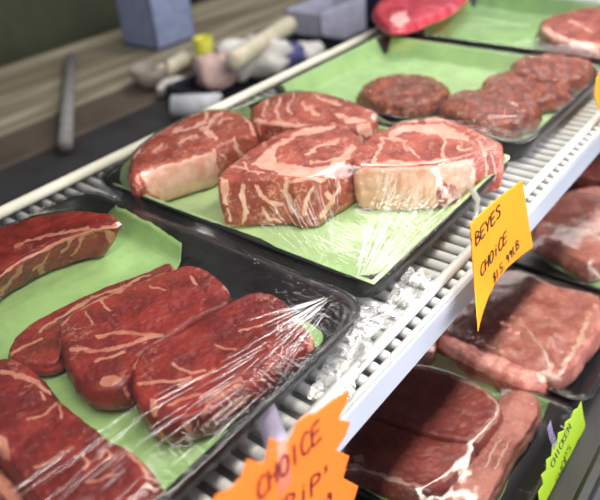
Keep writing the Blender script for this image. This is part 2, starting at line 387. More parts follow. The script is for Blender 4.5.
def film(box, z0, h, parent, obst, fans=(), NX=110, NY=150, r=.028, wr_spots=(), seed=0, skirt=True, sag=0.0, crumple=.0012, fm='film'):
    x0, x1, y0, y1 = box; x0 -= .0008; x1 += .0008; y0 -= .0008; y1 += .0008
    a, b = (x1 - x0) / 2, (y1 - y0) / 2; cx, cy = (x0 + x1) / 2, (y0 + y1) / 2
    S, T = np.meshgrid(np.linspace(-1, 1, NX), np.linspace(-1, 1, NY), indexing='ij')
    X = S * a; Y = T * b
    qx = np.abs(X) - (a - r); qy = np.abs(Y) - (b - r); m = (qx > 0) & (qy > 0)
    L = np.hypot(qx, qy) + 1e-9; k = np.maximum(qx, qy) / L
    X = np.where(m, np.sign(X) * (a - r + qx * k), X) + cx; Y = np.where(m, np.sign(Y) * (b - r + qy * k), Y) + cy
    P = np.stack([X.ravel(), Y.ravel()], 1); lo = np.full(len(P), -9.)
    for O, zt, rr, tilt, c in obst:
        ins = inside(P, O[::3]); ii = np.where(ins)[0]
        if not len(ii): continue
        d = segdist(P[ii], np.vstack([O[::6], O[:1]])); q = np.clip(1 - d / rr, 0, 1)
        z = zt + tilt[0] * (P[ii, 0] - c[0]) + tilt[1] * (P[ii, 1] - c[1]) - rr * .8 * (1 - np.sqrt(1 - q * q * .995)) + .0022
        lo[ii] = np.maximum(lo[ii], z)
    lo = lo.reshape(NX, NY); rim = z0 + h + .0018
    Z = np.maximum(np.full((NX, NY), rim), lo); edge = np.zeros((NX, NY), bool); edge[0] = edge[-1] = True; edge[:, 0] = edge[:, -1] = True
    Z[edge] = rim
    hx = 2 * a / NX; hy = 2 * b / NY; wx = 1 / hx ** 2; wy = 1 / hy ** 2; om = 1
    for it in range(1500):
        A = (wx * (Z[:-2, 1:-1] + Z[2:, 1:-1]) + wy * (Z[1:-1, :-2] + Z[1:-1, 2:])) / (2 * (wx + wy)) - sag
        Z[1:-1, 1:-1] = np.maximum(A, lo[1:-1, 1:-1])
    for it in range(3):
        A = (Z[:-2, 1:-1] + Z[2:, 1:-1] + Z[1:-1, :-2] + Z[1:-1, 2:]) / 4; Z[1:-1, 1:-1] = np.maximum(A, lo[1:-1, 1:-1])
    n = fbm(np.c_[P * 1., np.full(len(P), seed)], 60, seed, 3).reshape(NX, NY)
    Z = Z + np.where(edge, 0, np.abs(n) * crumple * .35)
    ed = np.minimum(np.minimum(X - x0, x1 - X), np.minimum(Y - y0, y1 - Y))
    wr = np.clip(1 - ed / .03, 0, 1) ** 1.5 * .8
    for sx, sy, rad, amt in wr_spots:
        w = PZ(sx, sy, z0 + h); wr += amt * np.exp(-(np.hypot(X - w[0], Y - w[1]) / rad) ** 2)
    V = [np.stack([X.ravel(), Y.ravel(), Z.ravel()], 1)]; W = [wr.ravel()]; Fs = []
    I = np.arange(NX * NY).reshape(NX, NY)
    Fs += list(zip(I[:-1, :-1].ravel(), I[1:, :-1].ravel(), I[1:, 1:].ravel(), I[:-1, 1:].ravel()))
    if skirt:
        loop = list(I[:, 0]) + list(I[-1, 1:]) + list(I[-2::-1, -1]) + list(I[0, -2:0:-1]); n = len(loop)
        base = V[0][loop]; cen = np.array([cx, cy]); off = NX * NY; prev = loop
        dn = np.roll(base[:, :2], -1, 0) - np.roll(base[:, :2], 1, 0); nr = np.stack([dn[:, 1], -dn[:, 0]], 1); nr /= np.linalg.norm(nr, axis=1)[:, None] + 1e-9
        for s, (ou, z) in enumerate(((.0012, -.0012), (.0004, -.006), (-.003, -.014), (-.007, -.021), (-.009, -.0265))):
            wn = fbm(np.c_[base[:, :2] * 1., np.full(n, s * .3 + seed)], 120, seed + 3, 2) * .0014
            p = np.c_[base[:, :2] + nr * (ou + np.abs(wn) * (s > 0) * 1.0)[:, None], base[:, 2] + z * (h / .03)]
            V.append(p); W.append(np.full(n, .9)); cur = list(range(off, off + n)); off += n
            Fs += [(prev[k], cur[k], cur[(k + 1) % n], prev[(k + 1) % n]) for k in range(n)]; prev = cur
    nf = len(Fs)
    # creases: small folded ridges of the film, running out from where the film is gathered
    off = sum(len(v) for v in V); CV = []
    def surf(px, py):
        z = z0 + h
        for _ in range(8):
            p = PZ(px, py, z); i = (p[0] - x0) / (x1 - x0) * (NX - 1); j = (p[1] - y0) / (y1 - y0) * (NY - 1)
            if not (1 < i < NX - 2 and 1 < j < NY - 2): return None
            z = z * .3 + .7 * Z[int(round(i)), int(round(j))]
        return np.array([p[0], p[1], z])
    for (fx, fy, a0, a1, r0, r1, l0, l1, cnt, wd) in fans:
        for q in range(cnt):
            an = math.radians(random.uniform(a0, a1)); ra = random.uniform(r0, r1); le = random.uniform(l0, l1)
            pts = []
            for t in np.linspace(0, 1, 9):
                rd = ra + le * t; s = surf(fx + rd * math.cos(an), fy - rd * math.sin(an))
                if s is None: pts = None; break
                pts.append(s)
            if not pts: continue
            pts = np.array(pts); d = pts[-1] - pts[0]; d /= np.linalg.norm(d) + 1e-9; sd = np.cross(d, [0, 0, 1.]); sd /= np.linalg.norm(sd) + 1e-9
            w = wd * random.uniform(.5, 1.3)
            for t, p in zip(np.linspace(0, 1, 9), pts):
                ww = w * math.sin(math.pi * (.06 + .88 * t)) + 5e-5
                CV += [p - sd * ww + [0, 0, .0002], p + [0, 0, .0002 + ww * .8], p + sd * ww + [0, 0, .0002]]
            for t in range(8):
                o = off + len(CV) - 27 + t * 3
                Fs += [(o, o + 1, o + 4, o + 3), (o + 1, o + 2, o + 5, o + 4)]
    if CV: V.append(np.array(CV)); W.append(np.full(len(CV), .2))
    mi = [0] * nf + [1] * (len(Fs) - nf)
    return mesh_obj('cling_film', np.vstack(V), Fs, [M[fm], M['crease']], parent, attrs={'wr': np.concatenate(W)}, midx=mi)

def film_tuft(px_pts, z0, z1, parent, seed, wid=.03, n=34):
    """crumpled surplus film gathered at a tray corner"""
    A = np.array([PZ(a, b, (z0 + z1) / 2) for a, b in px_pts]); V = []; ln = len(A)
    for i in range(n):
        t = i / (n - 1) * (ln - 1); k = min(int(t), ln - 2); f = t - k; p = A[k] * (1 - f) + A[k + 1] * f
        d = A[min(k + 1, ln - 1)] - A[k]; d /= np.linalg.norm(d); s = np.cross(d, [0, 0, 1.])
        for j in range(n):
            u = j / (n - 1) - .5; q = p + s * u * wid; q = q.copy(); q[2] = z0 + (z1 - z0) * (.5 + .0 * u); V.append(q)
    V = np.array(V); e = fbm(V, 75, seed, 3); V[:, 2] += np.abs(e) * (z1 - z0) * 1.6 - (z1 - z0) * .3
    V[:, 0] += fbm(V, 95, seed + 4, 3) * .005; V[:, 1] += fbm(V, 95, seed + 8, 3) * .005
    V[:, 2] = np.maximum(V[:, 2], z0)
    Fs = [(i * n + j, (i + 1) * n + j, (i + 1) * n + j + 1, i * n + j + 1) for i in range(n - 1) for j in range(n - 1)]
    return mesh_obj('gathered_film', V, Fs, M['crumple'], parent, smooth=True, attrs={'wr': np.full(len(V), 1.0)})

# ------------------------------------------------------------------ handwriting
G = {'B': [[(0, 0), (.05, 1), (.45, .92), (.5, .7), (.1, .55), (.55, .4), (.5, .08), (0, 0)]],
     'E': [[(.6, 1), (.08, .95), (0, .5), (.02, .02), (.6, .05)], [(.03, .52), (.5, .55)]],
     'Y': [[(0, 1), (.28, .5), (.62, 1)], [(.3, .52), (.2, 0)]],
     'S': [[(.6, .9), (.3, 1), (.08, .78), (.5, .4), (.45, .08), (0, .05)]],
     'C': [[(.6, .92), (.3, 1), (.04, .6), (.1, .1), (.4, 0), (.62, .12)]],
     'H': [[(.05, 1), (0, 0)], [(.6, 1), (.55, 0)], [(.02, .5), (.58, .55)]],
     'O': [[(.3, 1), (.05, .7), (.08, .15), (.35, 0), (.6, .3), (.58, .8), (.3, 1)]],
     'I': [[(.33, 1), (.28, 0)]], 'i': [[(.33, .7), (.28, 0)], [(.36, .98), (.35, .9)]],
     'K': [[(.05, 1), (0, 0)], [(.55, 1), (.05, .45), (.6, 0)]], 'N': [[(0, 0), (.05, 1), (.5, 0), (.58, 1)]],
     '$': [[(.55, .85), (.2, .85), (.1, .6), (.5, .4), (.4, .12), (0, .15)], [(.35, 1.1), (.22, -.1)]],
     '1': [[(.15, 1), (.12, 0)]], '5': [[(.6, 1), (.15, .95), (.12, .55), (.5, .5), (.5, .1), (0, .05)]],
     '9': [[(.5, .7), (.25, .95), (.1, .7), (.3, .5), (.5, .75), (.4, 0)]], '.': [[(.15, .05), (.2, .0)]],
     'L': [[(.1, 1), (.05, .05), (.5, .05)]], 'T': [[(.3, 1), (.25, 0)], [(0, .95), (.62, 1)]],
     'R': [[(0, 0), (.05, 1), (.5, .9), (.45, .6), (.08, .5), (.55, 0)]], 'P': [[(0, -.1), (.08, 1), (.55, .92), (.5, .6), (.06, .48)]],
     'M': [[(0, 0), (.1, 1), (.3, .4), (.5, 1), (.6, 0)]], "'": [[(.2, 1), (.15, .8)]], 's': [[(.4, .7), (.15, .6), (.35, .35), (.05, .2)]], ' ': []}
def write(txt, a, b, hvec, yfun, w, name, mat, parent, ahead=.0007, adv=None):
    """letters run from pixel a to pixel b along the card; strokes are thin ink ribbons lying on it"""
    a = np.array(a, float); b = np.array(b, float); hv = np.array(hvec, float); n = len(txt); st = (b - a) / n; V = []; Fs = []
    for i, ch in enumerate(txt):
        for s in G[ch]:
            s = np.array(s, float)
            if len(s) == 2: s = np.array([s[0] * (1 - t) + s[1] * t for t in (0, .33, .66, 1)])
            if len(s) > 2:   # soften corners
                q = []
                for k in range(len(s) - 1):
                    for t in np.linspace(0, 1, 6, endpoint=False):
                        p0, p1, p2, p3 = s[max(k - 1, 0)], s[k], s[k + 1], s[min(k + 2, len(s) - 1)]
                        q.append(.5 * ((2 * p1) + (-p0 + p2) * t + (2 * p0 - 5 * p1 + 4 * p2 - p3) * t * t + (-p0 + 3 * p1 - 3 * p2 + p3) * t ** 3))
                s = np.array(q + [s[-1]])
            pp = [a + st * (i + p[0] / .78) + hv * p[1] for p in s]
            P3 = np.array([PY(p[0], p[1], yfun(*p) - ahead) for p in pp])
            for k in range(len(P3)):
                d = P3[min(k + 1, len(P3) - 1)] - P3[max(k - 1, 0)]; d /= np.linalg.norm(d) + 1e-9
                sd = np.array([-d[2], 0, d[0]]); sd /= np.linalg.norm(sd) + 1e-9
                ww = w * (.95 + .15 * math.sin(k * .9 + i))
                V += [P3[k] - sd * ww / 2, P3[k] + sd * ww / 2]
                if k: o = len(V) - 4; Fs.append((o, o + 1, o + 3, o + 2))
    o = mesh_obj(name, V, Fs, mat, parent, smooth=False)
    md = o.modifiers.new('thickness', 'SOLIDIFY'); md.thickness = .0002
    return o
def card(outline, yfun, mat, parent, name='card', n=None, dens=26):
    """a stiff paper card with the traced outline, standing on the surface y = yfun"""
    O = np.array(outline, float); c = O.mean(0); d = []
    for i in range(len(O)):
        p, q = O[i], O[(i + 1) % len(O)]; m = max(1, int(np.linalg.norm(q - p) / 3))
        d += [p + (q - p) * t for t in np.linspace(0, 1, m, endpoint=False)]
    O = np.array(d); N = len(O); V = []
    for k in range(dens):
        for p in c + (O - c) * max(k / (dens - 1), .001): V.append(PY(p[0], p[1], yfun(p[0], p[1])))
    Fs = []; idx = np.arange(N); nx = (idx + 1) % N
    for i in range(dens - 1): Fs += list(zip(i * N + idx, (i + 1) * N + idx, (i + 1) * N + nx, i * N + nx))
    o = mesh_obj(name, V, Fs, mat, parent, smooth=True)
    md = o.modifiers.new('thickness', 'SOLIDIFY'); md.thickness = .0005; md.offset = 0
    return o
def strip(pts, w, mat, parent, name='tape', thick=.0002):
    P = [np.array(p, float) for p in pts]; V = []; Fs = []
    for k, p in enumerate(P):
        V += [p - np.array(w) / 2, p + np.array(w) / 2]
        if k: o = len(V) - 4; Fs.append((o, o + 1, o + 3, o + 2))
    o = mesh_obj(name, V, Fs, mat, parent, smooth=True); md = o.modifiers.new('t', 'SOLIDIFY'); md.thickness = thick; return o

# ================================================================== THE UPPER SHELF
X0, X1 = -.25, 2.1
shelf = empty('wire_shelf', (.6, .4, 0)); tag(shelf, 'white wire shelf carrying the upper row of wrapped meat trays', 'shelf')
MB().tube([(X0, .2, .0035), (X1, .2, .0035)], .0045, 14).build('front_rail', M['white_wire'], shelf, True)
o = MB().tube([(X0, .64, .006), (X1, .64, .006)], .0062, 14).build('rear_rail', M['cream_wire'], shelf, True)
fl = MB()
prof = [(.1865, -.003), (.185, -.001), (.183, -.0025), (.1795, -.021), (.181, -.023), (.1845, -.0235), (.1845, -.021), (.184, -.006)]
fl.add([(x, y, z) for x in (X0, X1) for y, z in prof], [(k, (k + 1) % 8, 8 + (k + 1) % 8, 8 + k) for k in range(8)] + [tuple(range(7, -1, -1)), tuple(range(8, 16))])
fl.build('price_flange', M['flange'], shelf, False)
g = MB(); x = X0 + .01; wires = 0
while x < X1:
    g.tube([(x, .637, -.0045), (x, .21, -.0045), (x, .196, -.0055), (x, .1885, -.0065), (x, .1865, -.012), (x, .1868, -.020)], .0046, 8)
    x += .0155
for y in (.31, .42, .53): g.tube([(X0, y, -.0105), (X1, y, -.0105)], .003, 8)
g.tube([(X0, .1885, -.0045), (X1, .1885, -.0045)], .0036, 10)
tag(g.build('cross_wire_grid', M['white_wire'], shelf, True))
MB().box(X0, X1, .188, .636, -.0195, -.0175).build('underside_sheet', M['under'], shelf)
for xx in (-.2, .9, 2.05):
    MB().box(xx - .006, xx + .006, .20, .635, -.033, -.0196, .002).build('support_bar', M['white_wire'], shelf)

T1 = (.025, .3285, .213, .562); T2 = (.346, .612, .222, .575); T3 = (.640, .925, .222, .58); T4 = (.948, 1.24, .222, .58)
t1 = tray(T1, 0, .03, 'black foam tray of strip steaks nearest the camera, at lower left', 'black foam trays on the wire shelf')
t2 = tray(T2, 0, .03, 'black foam tray holding the four marbled ribeyes', 'black foam trays on the wire shelf')
t3 = tray(T3, 0, .03, 'black foam tray holding the round ground patties', 'black foam trays on the wire shelf')
t4 = tray(T4, 0, .03, 'farthest black foam tray on the shelf, behind the patties', 'black foam trays on the wire shelf')

# papers
paper(T1, 0, .03, [(-60, 470), (-90, 380), (-40, 300), (10, 272), (60, 245), (98, 214), (117, 210), (119, 211), (150, 225), (179, 239), (181, 240.5), (180, 243), (166, 263), (140, 285), (60, 330), (20, 352), (-20, 420)],
      'light green paper sheet under the thick dark steak with a pointed corner', .025, seed=2, inset=.02, base=.0085)
paper(T1, 0, .03, [(-30, 480), (20, 375), (80, 335), (180, 320), (245, 312), (300, 318), (322, 342), (268, 400), (205, 462), (150, 500), (60, 540)],
      'bright green paper lining under the front strip steaks', .008, seed=3, inset=.016)
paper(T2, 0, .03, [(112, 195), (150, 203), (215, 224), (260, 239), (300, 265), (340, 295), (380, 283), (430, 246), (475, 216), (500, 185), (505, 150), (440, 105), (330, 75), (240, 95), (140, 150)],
      'green paper under the four ribeye steaks, film veil painted into its colour', .030, seed=4, inset=.002, pm='veil_paper')
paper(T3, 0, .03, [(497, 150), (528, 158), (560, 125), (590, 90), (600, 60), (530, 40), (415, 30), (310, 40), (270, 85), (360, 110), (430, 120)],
      'green paper under the ground patties, film veil painted into its colour', .022, seed=5, inset=.014, pm='veil_paper')
paper(T4, 0, .03, [(430, 34), (500, 40), (590, 55), (640, 30), (600, -20), (480, -25), (430, -5)],
      'green paper lining the farthest tray', .02, seed=6)

# ---- tray 1: strip steaks
b0 = len(OBST)
steak('strip_steak', 'strip steak with a rounded far end, nearest the shelf edge by the orange sign', 'steak', None,
      [(131, 378), (134, 358), (152, 342), (178, 331), (195, 319), (215, 308), (240, 295), (258, 289), (275, 292), (290, 304), (300, 319), (311, 331), (314, 343), (301, 350), (281, 362), (262, 377), (244, 391), (220, 405), (194, 416), (170, 422), (150, 416), (137, 400)], .034, .0085,
      [('L', 5, [(134, 366), (140, 350), (160, 336), (182, 326), (200, 312), (222, 301), (240, 293)]), ('L', 2.5, [(240, 293), (258, 288), (276, 291), (290, 302)]),
       ('L', 2.2, [(139, 384), (155, 382), (175, 381), (190, 378)]), ('L', 1.6, [(172, 364), (190, 373), (205, 371)]), ('L', 2.0, [(180, 385), (200, 378), (215, 371)]),
       ('P', [(151, 399), (157, 398), (160, 408), (156, 418), (152, 415)]), ('L', 3, [(200, 415), (220, 395), (238, 385)]), ('L', 2, [(170, 405), (190, 398), (215, 392), (240, 378)]),
       ('L', 3.5, [(205, 425), (225, 412), (250, 395)]), ('L', 1.3, [(215, 345), (235, 350)]), ('L', 1.4, [(240, 330), (262, 326)]), ('L', 3, [(300, 320), (312, 336), (308, 350)])],
      'strip', shift=(.0, .001), bscale=.97, bulge=.002, seed=1, sidefat=.06, lump=.0022)
steak('strip_steak', 'strip steak in the middle of the near tray with a notched right edge', 'steak', None,
      [(57, 325), (60, 342), (66, 362), (78, 380), (98, 389), (120, 386), (131, 374), (134, 360), (148, 350), (162, 343), (174, 334), (196, 319), (226, 305), (230, 292), (219, 276), (203, 266), (186, 264), (150, 275), (110, 291), (75, 308)], .033, .0085,
      [('L', 5, [(60, 325), (72, 312), (92, 300), (115, 292), (128, 284)]), ('L', 2, [(128, 284), (150, 276), (175, 268)]), ('L', 2.5, [(205, 268), (219, 277), (229, 293)]),
       ('L', 3.5, [(70, 350), (95, 350), (120, 347), (140, 340), (162, 335)]), ('L', 2.5, [(98, 336), (115, 334), (135, 334), (160, 336)]), ('P', [(98, 385), (103, 378), (115, 374), (121, 380), (112, 386)]),
       ('L', 2, [(95, 362), (110, 356), (125, 352)]), ('L', 1.5, [(85, 312), (92, 324)]), ('L', 1.3, [(100, 300), (110, 310)]), ('L', 1.2, [(150, 285), (165, 290)]), ('L', 1.5, [(190, 275), (196, 284)])],
      'strip', bscale=.96, seed=2, sidefat=.05, lump=.0022)
steak('strip_steak', 'large strip steak cut off by the lower left corner of the photo', 'steak', None,
      [(-70, 400), (-40, 372), (0, 357), (22, 361), (42, 376), (56, 395), (80, 414), (105, 434), (130, 449), (149, 466), (153, 482), (130, 505), (100, 528), (62, 530), (36, 500), (12, 466), (-6, 448), (-40, 440)], .037, .0085,
      [('L', 4, [(0, 372), (20, 376), (38, 384), (50, 392)]), ('P', [(-8, 432), (4, 438), (9, 450), (11, 464), (-4, 452)]), ('L', 1.8, [(28, 420), (45, 414), (56, 404)]),
       ('L', 1.6, [(60, 402), (62, 418)]), ('L', 1.6, [(35, 468), (50, 461), (60, 456)]), ('L', 2.2, [(83, 452), (88, 463), (84, 470)]), ('L', 2.4, [(98, 458), (105, 450), (112, 456), (104, 462)]),
       ('L', 2, [(85, 480), (100, 481), (115, 474)]), ('L', 1.5, [(40, 392), (44, 400)]), ('L', 3, [(130, 455), (140, 465), (150, 478)])],
      'strip', bscale=.98, seed=3, lump=.002, N=280)
steak('strip_steak', 'thick dark wedge of strip steak on its paper at the far left edge', 'steak', None,
      [(-60, 262), (-20, 236), (8, 224), (35, 216), (62, 211), (90, 210), (112, 214), (120, 220), (116, 226), (92, 231), (62, 241), (34, 254), (10, 268), (-20, 292), (-60, 322)], .043, .0095,
      [('L', 3.5, [(120, 223), (112, 227), (92, 231), (62, 241)]), ('L', 2, [(62, 241), (34, 254), (10, 268), (-10, 283)]), ('L', 1.5, [(15, 246), (40, 238), (75, 230)]), ('L', 1.2, [(78, 236), (70, 243), (62, 252)]), ('L', 1.2, [(84, 234), (80, 246), (72, 256)]), ('L', 1.4, [(50, 250), (44, 262), (34, 270)]),
       ('L', 2.5, [(22, 268), (10, 280), (0, 296)]), ('L', 1.5, [(88, 228), (60, 233), (40, 236)])],
      'strip', bscale=.93, seed=4, shift=(-.008, .014), bulge=.001, rr=.004, sidefat=.06)
steak('strip_steak', 'narrow dark steak tucked behind the middle strip steak', 'steak', None,
      [(8, 352), (22, 330), (60, 306), (100, 288), (140, 274), (166, 263), (171, 268), (150, 281), (120, 292), (84, 306), (60, 322), (52, 340), (58, 360), (30, 364)], .022, .009,
      [('L', 3, [(10, 354), (24, 345), (40, 340)]), ('L', 1.5, [(40, 330), (90, 300), (150, 275)])],
      'strip', bscale=.97, seed=5, sidefat=.1, rr=.004)
steak('strip_steak', 'pale fatty steak end just visible in the lower left corner', 'steak', None,
      [(-60, 455), (-20, 455), (0, 468), (18, 490), (34, 520), (0, 560), (-60, 540)], .026, .0085,
      [('P', [(-60, 450), (0, 462), (14, 478), (30, 500), (36, 520), (0, 520), (-40, 500)]), ('M', [(-50, 480), (-5, 485), (10, 505), (0, 530), (-50, 530)])], 'strip', seed=6, bscale=.98)
MB_tail = None
ob1 = OBST[b0:]

# ---- tray 2: ribeyes
def px(o, s, pts): return [(o[0] + a / s, o[1] + b / s) for a, b in pts]
b0 = len(OBST)
q1 = (120, 90); s1 = 4.27
steak('ribeye_steak', 'ribeye at the left end of its tray with a broad pale fat side', 'steak', None,
      [(128, 172), (128, 163), (134, 150), (150, 136), (170, 124), (192, 114), (214, 109), (236, 111), (250, 118), (256, 130), (250, 137), (236, 139), (221, 145), (211, 152), (197, 156), (180, 161), (158, 167), (144, 172), (134, 176)], .054, .0085,
      [('P', [(140, 173), (158, 167), (181, 161), (198, 156), (212, 151), (217, 168), (221, 196), (200, 206), (180, 206), (160, 201), (150, 192), (145, 182)]),
       ('M', [(143, 168), (158, 163), (180, 157), (210, 148), (210, 144), (140, 165)]),
       ('P', px(q1, s1, [(90, 215), (140, 180), (200, 145), (300, 100), (390, 80), (300, 115), (215, 150), (170, 190), (120, 210), (60, 290), (40, 300)])),
       ('L', 3, px(q1, s1, [(230, 172), (300, 165), (365, 135), (370, 100)])), ('L', 5, px(q1, s1, [(350, 165), (380, 190), (410, 205)])), ('L', 3, px(q1, s1, [(370, 165), (400, 120), (430, 100)])),
       ('L', 2, px(q1, s1, [(250, 230), (280, 210), (330, 200)])), ('L', 2, px(q1, s1, [(140, 260), (180, 235)])), ('L', 3.2, px(q1, s1, [(490, 200), (500, 250), (515, 275)])), ('L', 1.5, px(q1, s1, [(420, 150), (440, 130), (480, 120)])),
       ('L', 2, px(q1, s1, [(530, 110), (560, 150), (575, 190)])), ('L', 2.5, px(q1, s1, [(400, 260), (395, 300), (420, 340)])), ('L', 1.5, px(q1, s1, [(430, 260), (450, 300)]))],
      'rib', bscale=.94, shift=(.004, .004), seed=11, bulge=.004, sidefat=.02)
q2 = (240, 80); s2 = 3.75
steak('ribeye_steak', 'ribeye lying behind the other three in its tray, against the rear rail', 'steak', None,
      [(250, 110), (257, 102), (268, 97), (293, 91), (320, 93), (347, 100), (366, 107), (377, 113), (372, 122), (360, 128), (343, 128), (310, 126), (280, 125), (257, 121)], .053, .0085,
      [('L', 3, px(q2, s2, [(150, 70), (135, 110), (145, 150), (160, 165)])), ('L', 4, px(q2, s2, [(240, 85), (245, 110), (270, 100)])), ('L', 2, px(q2, s2, [(250, 110), (290, 130)])),
       ('P', px(q2, s2, [(350, 125), (380, 130), (430, 145), (490, 155), (440, 165), (370, 150)])), ('L', 4, px(q2, s2, [(60, 150), (150, 168), (260, 172), (350, 168)])), ('L', 2, px(q2, s2, [(100, 75), (90, 130)])),
       ('L', 1.5, px(q2, s2, [(200, 60), (180, 100), (190, 130)])), ('L', 3, px(q2, s2, [(480, 110), (520, 125), (500, 145)])), ('P', px(q2, s2, [(430, 170), (490, 165), (500, 200), (470, 215), (440, 195)])), ('L', 2.5, px(q2, s2, [(70, 160), (75, 200)])),
       ('L', 1.5, px(q2, s2, [(280, 60), (330, 80), (380, 90)]))],
      'rib', bscale=.97, seed=12, bulge=.003, sidefat=.05)
q3 = (210, 115); s3 = 3.75
steak('ribeye_steak', 'centre ribeye in front with a red meaty side and a curved fat seam on top', 'steak', None,
      [(218, 180), (222, 171), (237, 160), (261, 142), (287, 130), (311, 124), (335, 123), (353, 131), (361, 141), (357, 154), (344, 163), (327, 172), (316, 179), (298, 182), (285, 179), (263, 179), (242, 180), (226, 181)], .054, .0085,
      [('P', px(q3, s3, [(150, 185), (200, 140), (260, 98), (330, 62), (400, 42), (470, 36), (470, 46), (400, 66), (310, 88), (260, 118), (238, 150), (250, 178), (330, 185), (390, 200), (440, 188), (490, 150), (530, 108), (548, 120), (505, 180), (460, 218), (410, 225), (350, 238), (290, 225), (200, 200)])),
       ('L', 1.2, px(q3, s3, [(380, 180), (430, 175), (470, 160)])), ('L', 2, px(q3, s3, [(360, 150), (400, 120), (480, 95)])), ('L', 1.2, px(q3, s3, [(80, 190), (120, 200), (160, 215)])), ('L', 1.4, px(q3, s3, [(120, 180), (150, 215), (200, 220)])),
       ('P', px(q3, s3, [(38, 235), (70, 240), (72, 290), (66, 335), (45, 330)])), ('L', 3.5, px(q3, s3, [(125, 262), (118, 300), (135, 360), (130, 400)])), ('L', 3.5, px(q3, s3, [(180, 268), (190, 300), (230, 330), (270, 330)])),
       ('L', 4.5, px(q3, s3, [(285, 240), (278, 280), (300, 320), (310, 360)])), ('L', 2.5, px(q3, s3, [(300, 250), (360, 235), (420, 245), (460, 225)])), ('L', 3, px(q3, s3, [(380, 280), (360, 320), (350, 370)])),
       ('L', 3, px(q3, s3, [(440, 290), (460, 320), (420, 380)])), ('L', 2, px(q3, s3, [(480, 240), (485, 280), (460, 320)])), ('L', 2.2, px(q3, s3, [(35, 360), (60, 410), (120, 428), (200, 434), (300, 435), (420, 420)])),
       ('L', 2, px(q3, s3, [(60, 350), (80, 390)])), ('L', 2.5, px(q3, s3, [(200, 350), (220, 390), (260, 400)]))],
      'rib', bscale=.98, seed=13, bulge=.002, rr=.0035, N=300, MR=80, K=34, shift=(-.009, -.010))
q4 = (345, 105); s4 = 3.53
steak('ribeye_steak', 'right hand ribeye with a thick creamy fat cap facing the amber sign', 'steak', None,
      [(354, 164), (355, 150), (369, 137), (386, 128), (399, 122), (421, 118), (441, 118), (464, 125), (482, 132), (499, 142), (502, 148), (490, 152), (475, 157), (458, 161), (438, 166), (416, 168), (387, 169), (364, 168)], .054, .0085,
      [('P', [(352, 171), (364, 168), (387, 168), (416, 167), (438, 166), (458, 161), (474, 157), (476, 176), (470, 200), (452, 212), (420, 216), (385, 214), (358, 205)]),
       ('M', px(q4, s4, [(325, 275), (380, 285), (400, 300), (395, 370), (320, 372), (325, 320)])),
       ('P', px(q4, s4, [(165, 85), (220, 72), (300, 66), (350, 68), (400, 95), (440, 112), (430, 125), (390, 122), (350, 122), (330, 104), (270, 95), (200, 98), (160, 130), (150, 110)])),
       ('L', 2.4, px(q4, s4, [(130, 120), (170, 125), (210, 130), (215, 155)])), ('L', 2, px(q4, s4, [(130, 130), (120, 170), (100, 200)])), ('L', 3, px(q4, s4, [(352, 125), (340, 160), (345, 190)])), ('L', 2.5, px(q4, s4, [(60, 212), (150, 205), (250, 205), (330, 195), (360, 190)])),
       ('L', 1.4, px(q4, s4, [(230, 150), (260, 185)])), ('L', 1.6, px(q4, s4, [(470, 130), (490, 160), (500, 220), (500, 280)])), ('L', 2, px(q4, s4, [(520, 180), (530, 230), (535, 260)])), ('L', 1.5, px(q4, s4, [(400, 150), (440, 160)])),
       ('L', 2.2, px(q4, s4, [(350, 300), (370, 330), (360, 360)])), ('L', 2, px(q4, s4, [(200, 60), (280, 50), (340, 50)]))],
      'rib', bscale=.985, seed=14, bulge=.002, rr=.004, N=300, K=34, shift=(-.003, -.004))
ob2 = OBST[b0:]

# ---- tray 3: patties (round, with lumpy ground texture)
b0 = len(OBST)
def patty(cx, cy, zc, r, label, seed, zb=.0085, th=None, tilt=(0, 0), sx=1.):
    c = PZ(cx, cy, zc); th = zc
    pts = [(c[0] + r * math.cos(a) * (1 + .03 * math.sin(3 * a + seed)) * sx, c[1] + r * math.sin(a) * (1 + .025 * math.cos(2 * a + seed))) for a in np.linspace(0, 2 * math.pi, 20, endpoint=False)]
    return steak('ground_patty', label, 'patty', 'ground meat patties', pts, zc, zb, [], 'patty', px=False, N=180, MR=50, K=14, bscale=.95, bulge=.003, lump=.004, rr=.008, seed=seed, wob=.0025, tilt=tilt)
patty(404, 88, .030, .0575, 'round ground patty at the left, apart from the overlapping ones', 21)
patty(490, 103, .034, .0575, 'glistening round patty in front of the others, behind the right hand ribeye', 22)
patty(527, 84, .028, .056, 'ground patty in the middle of the overlapping three', 23)
patty(553, 65, .032, .054, 'rearmost patty, pale under the film beside the next tray', 24)
ob3 = OBST[b0:]
# ---- tray 4
b0 = len(OBST)
steak('ribeye_steak', 'red steak with a ragged white fat edge in the farthest tray, at the top right', 'steak', None,
      [(540, 22), (555, 14), (595, 6), (630, 10), (632, 26), (618, 40), (596, 46), (570, 42), (548, 34)], .040, .0085,
      [('L', 8, [(545, 30), (560, 40), (585, 46), (610, 48)]), ('L', 2, [(570, 20), (590, 30)])], 'rib', seed=31, bscale=.97)
steak('wrapped_meat_roll', 'pinkish red meat roll wrapped in film lying at the back end of the rail', 'meat', None,
      [(372, 8), (385, -6), (410, -22), (450, -26), (470, -14), (455, 4), (430, 16), (402, 26), (384, 24)], .052, .034,
      [('P', [(392, 14), (405, 12), (410, 20), (400, 26), (390, 22)])], 'red_wrap', seed=32, bscale=.8, rr=.014, bulge=.006)
ob4 = OBST[b0:b0 + 1]

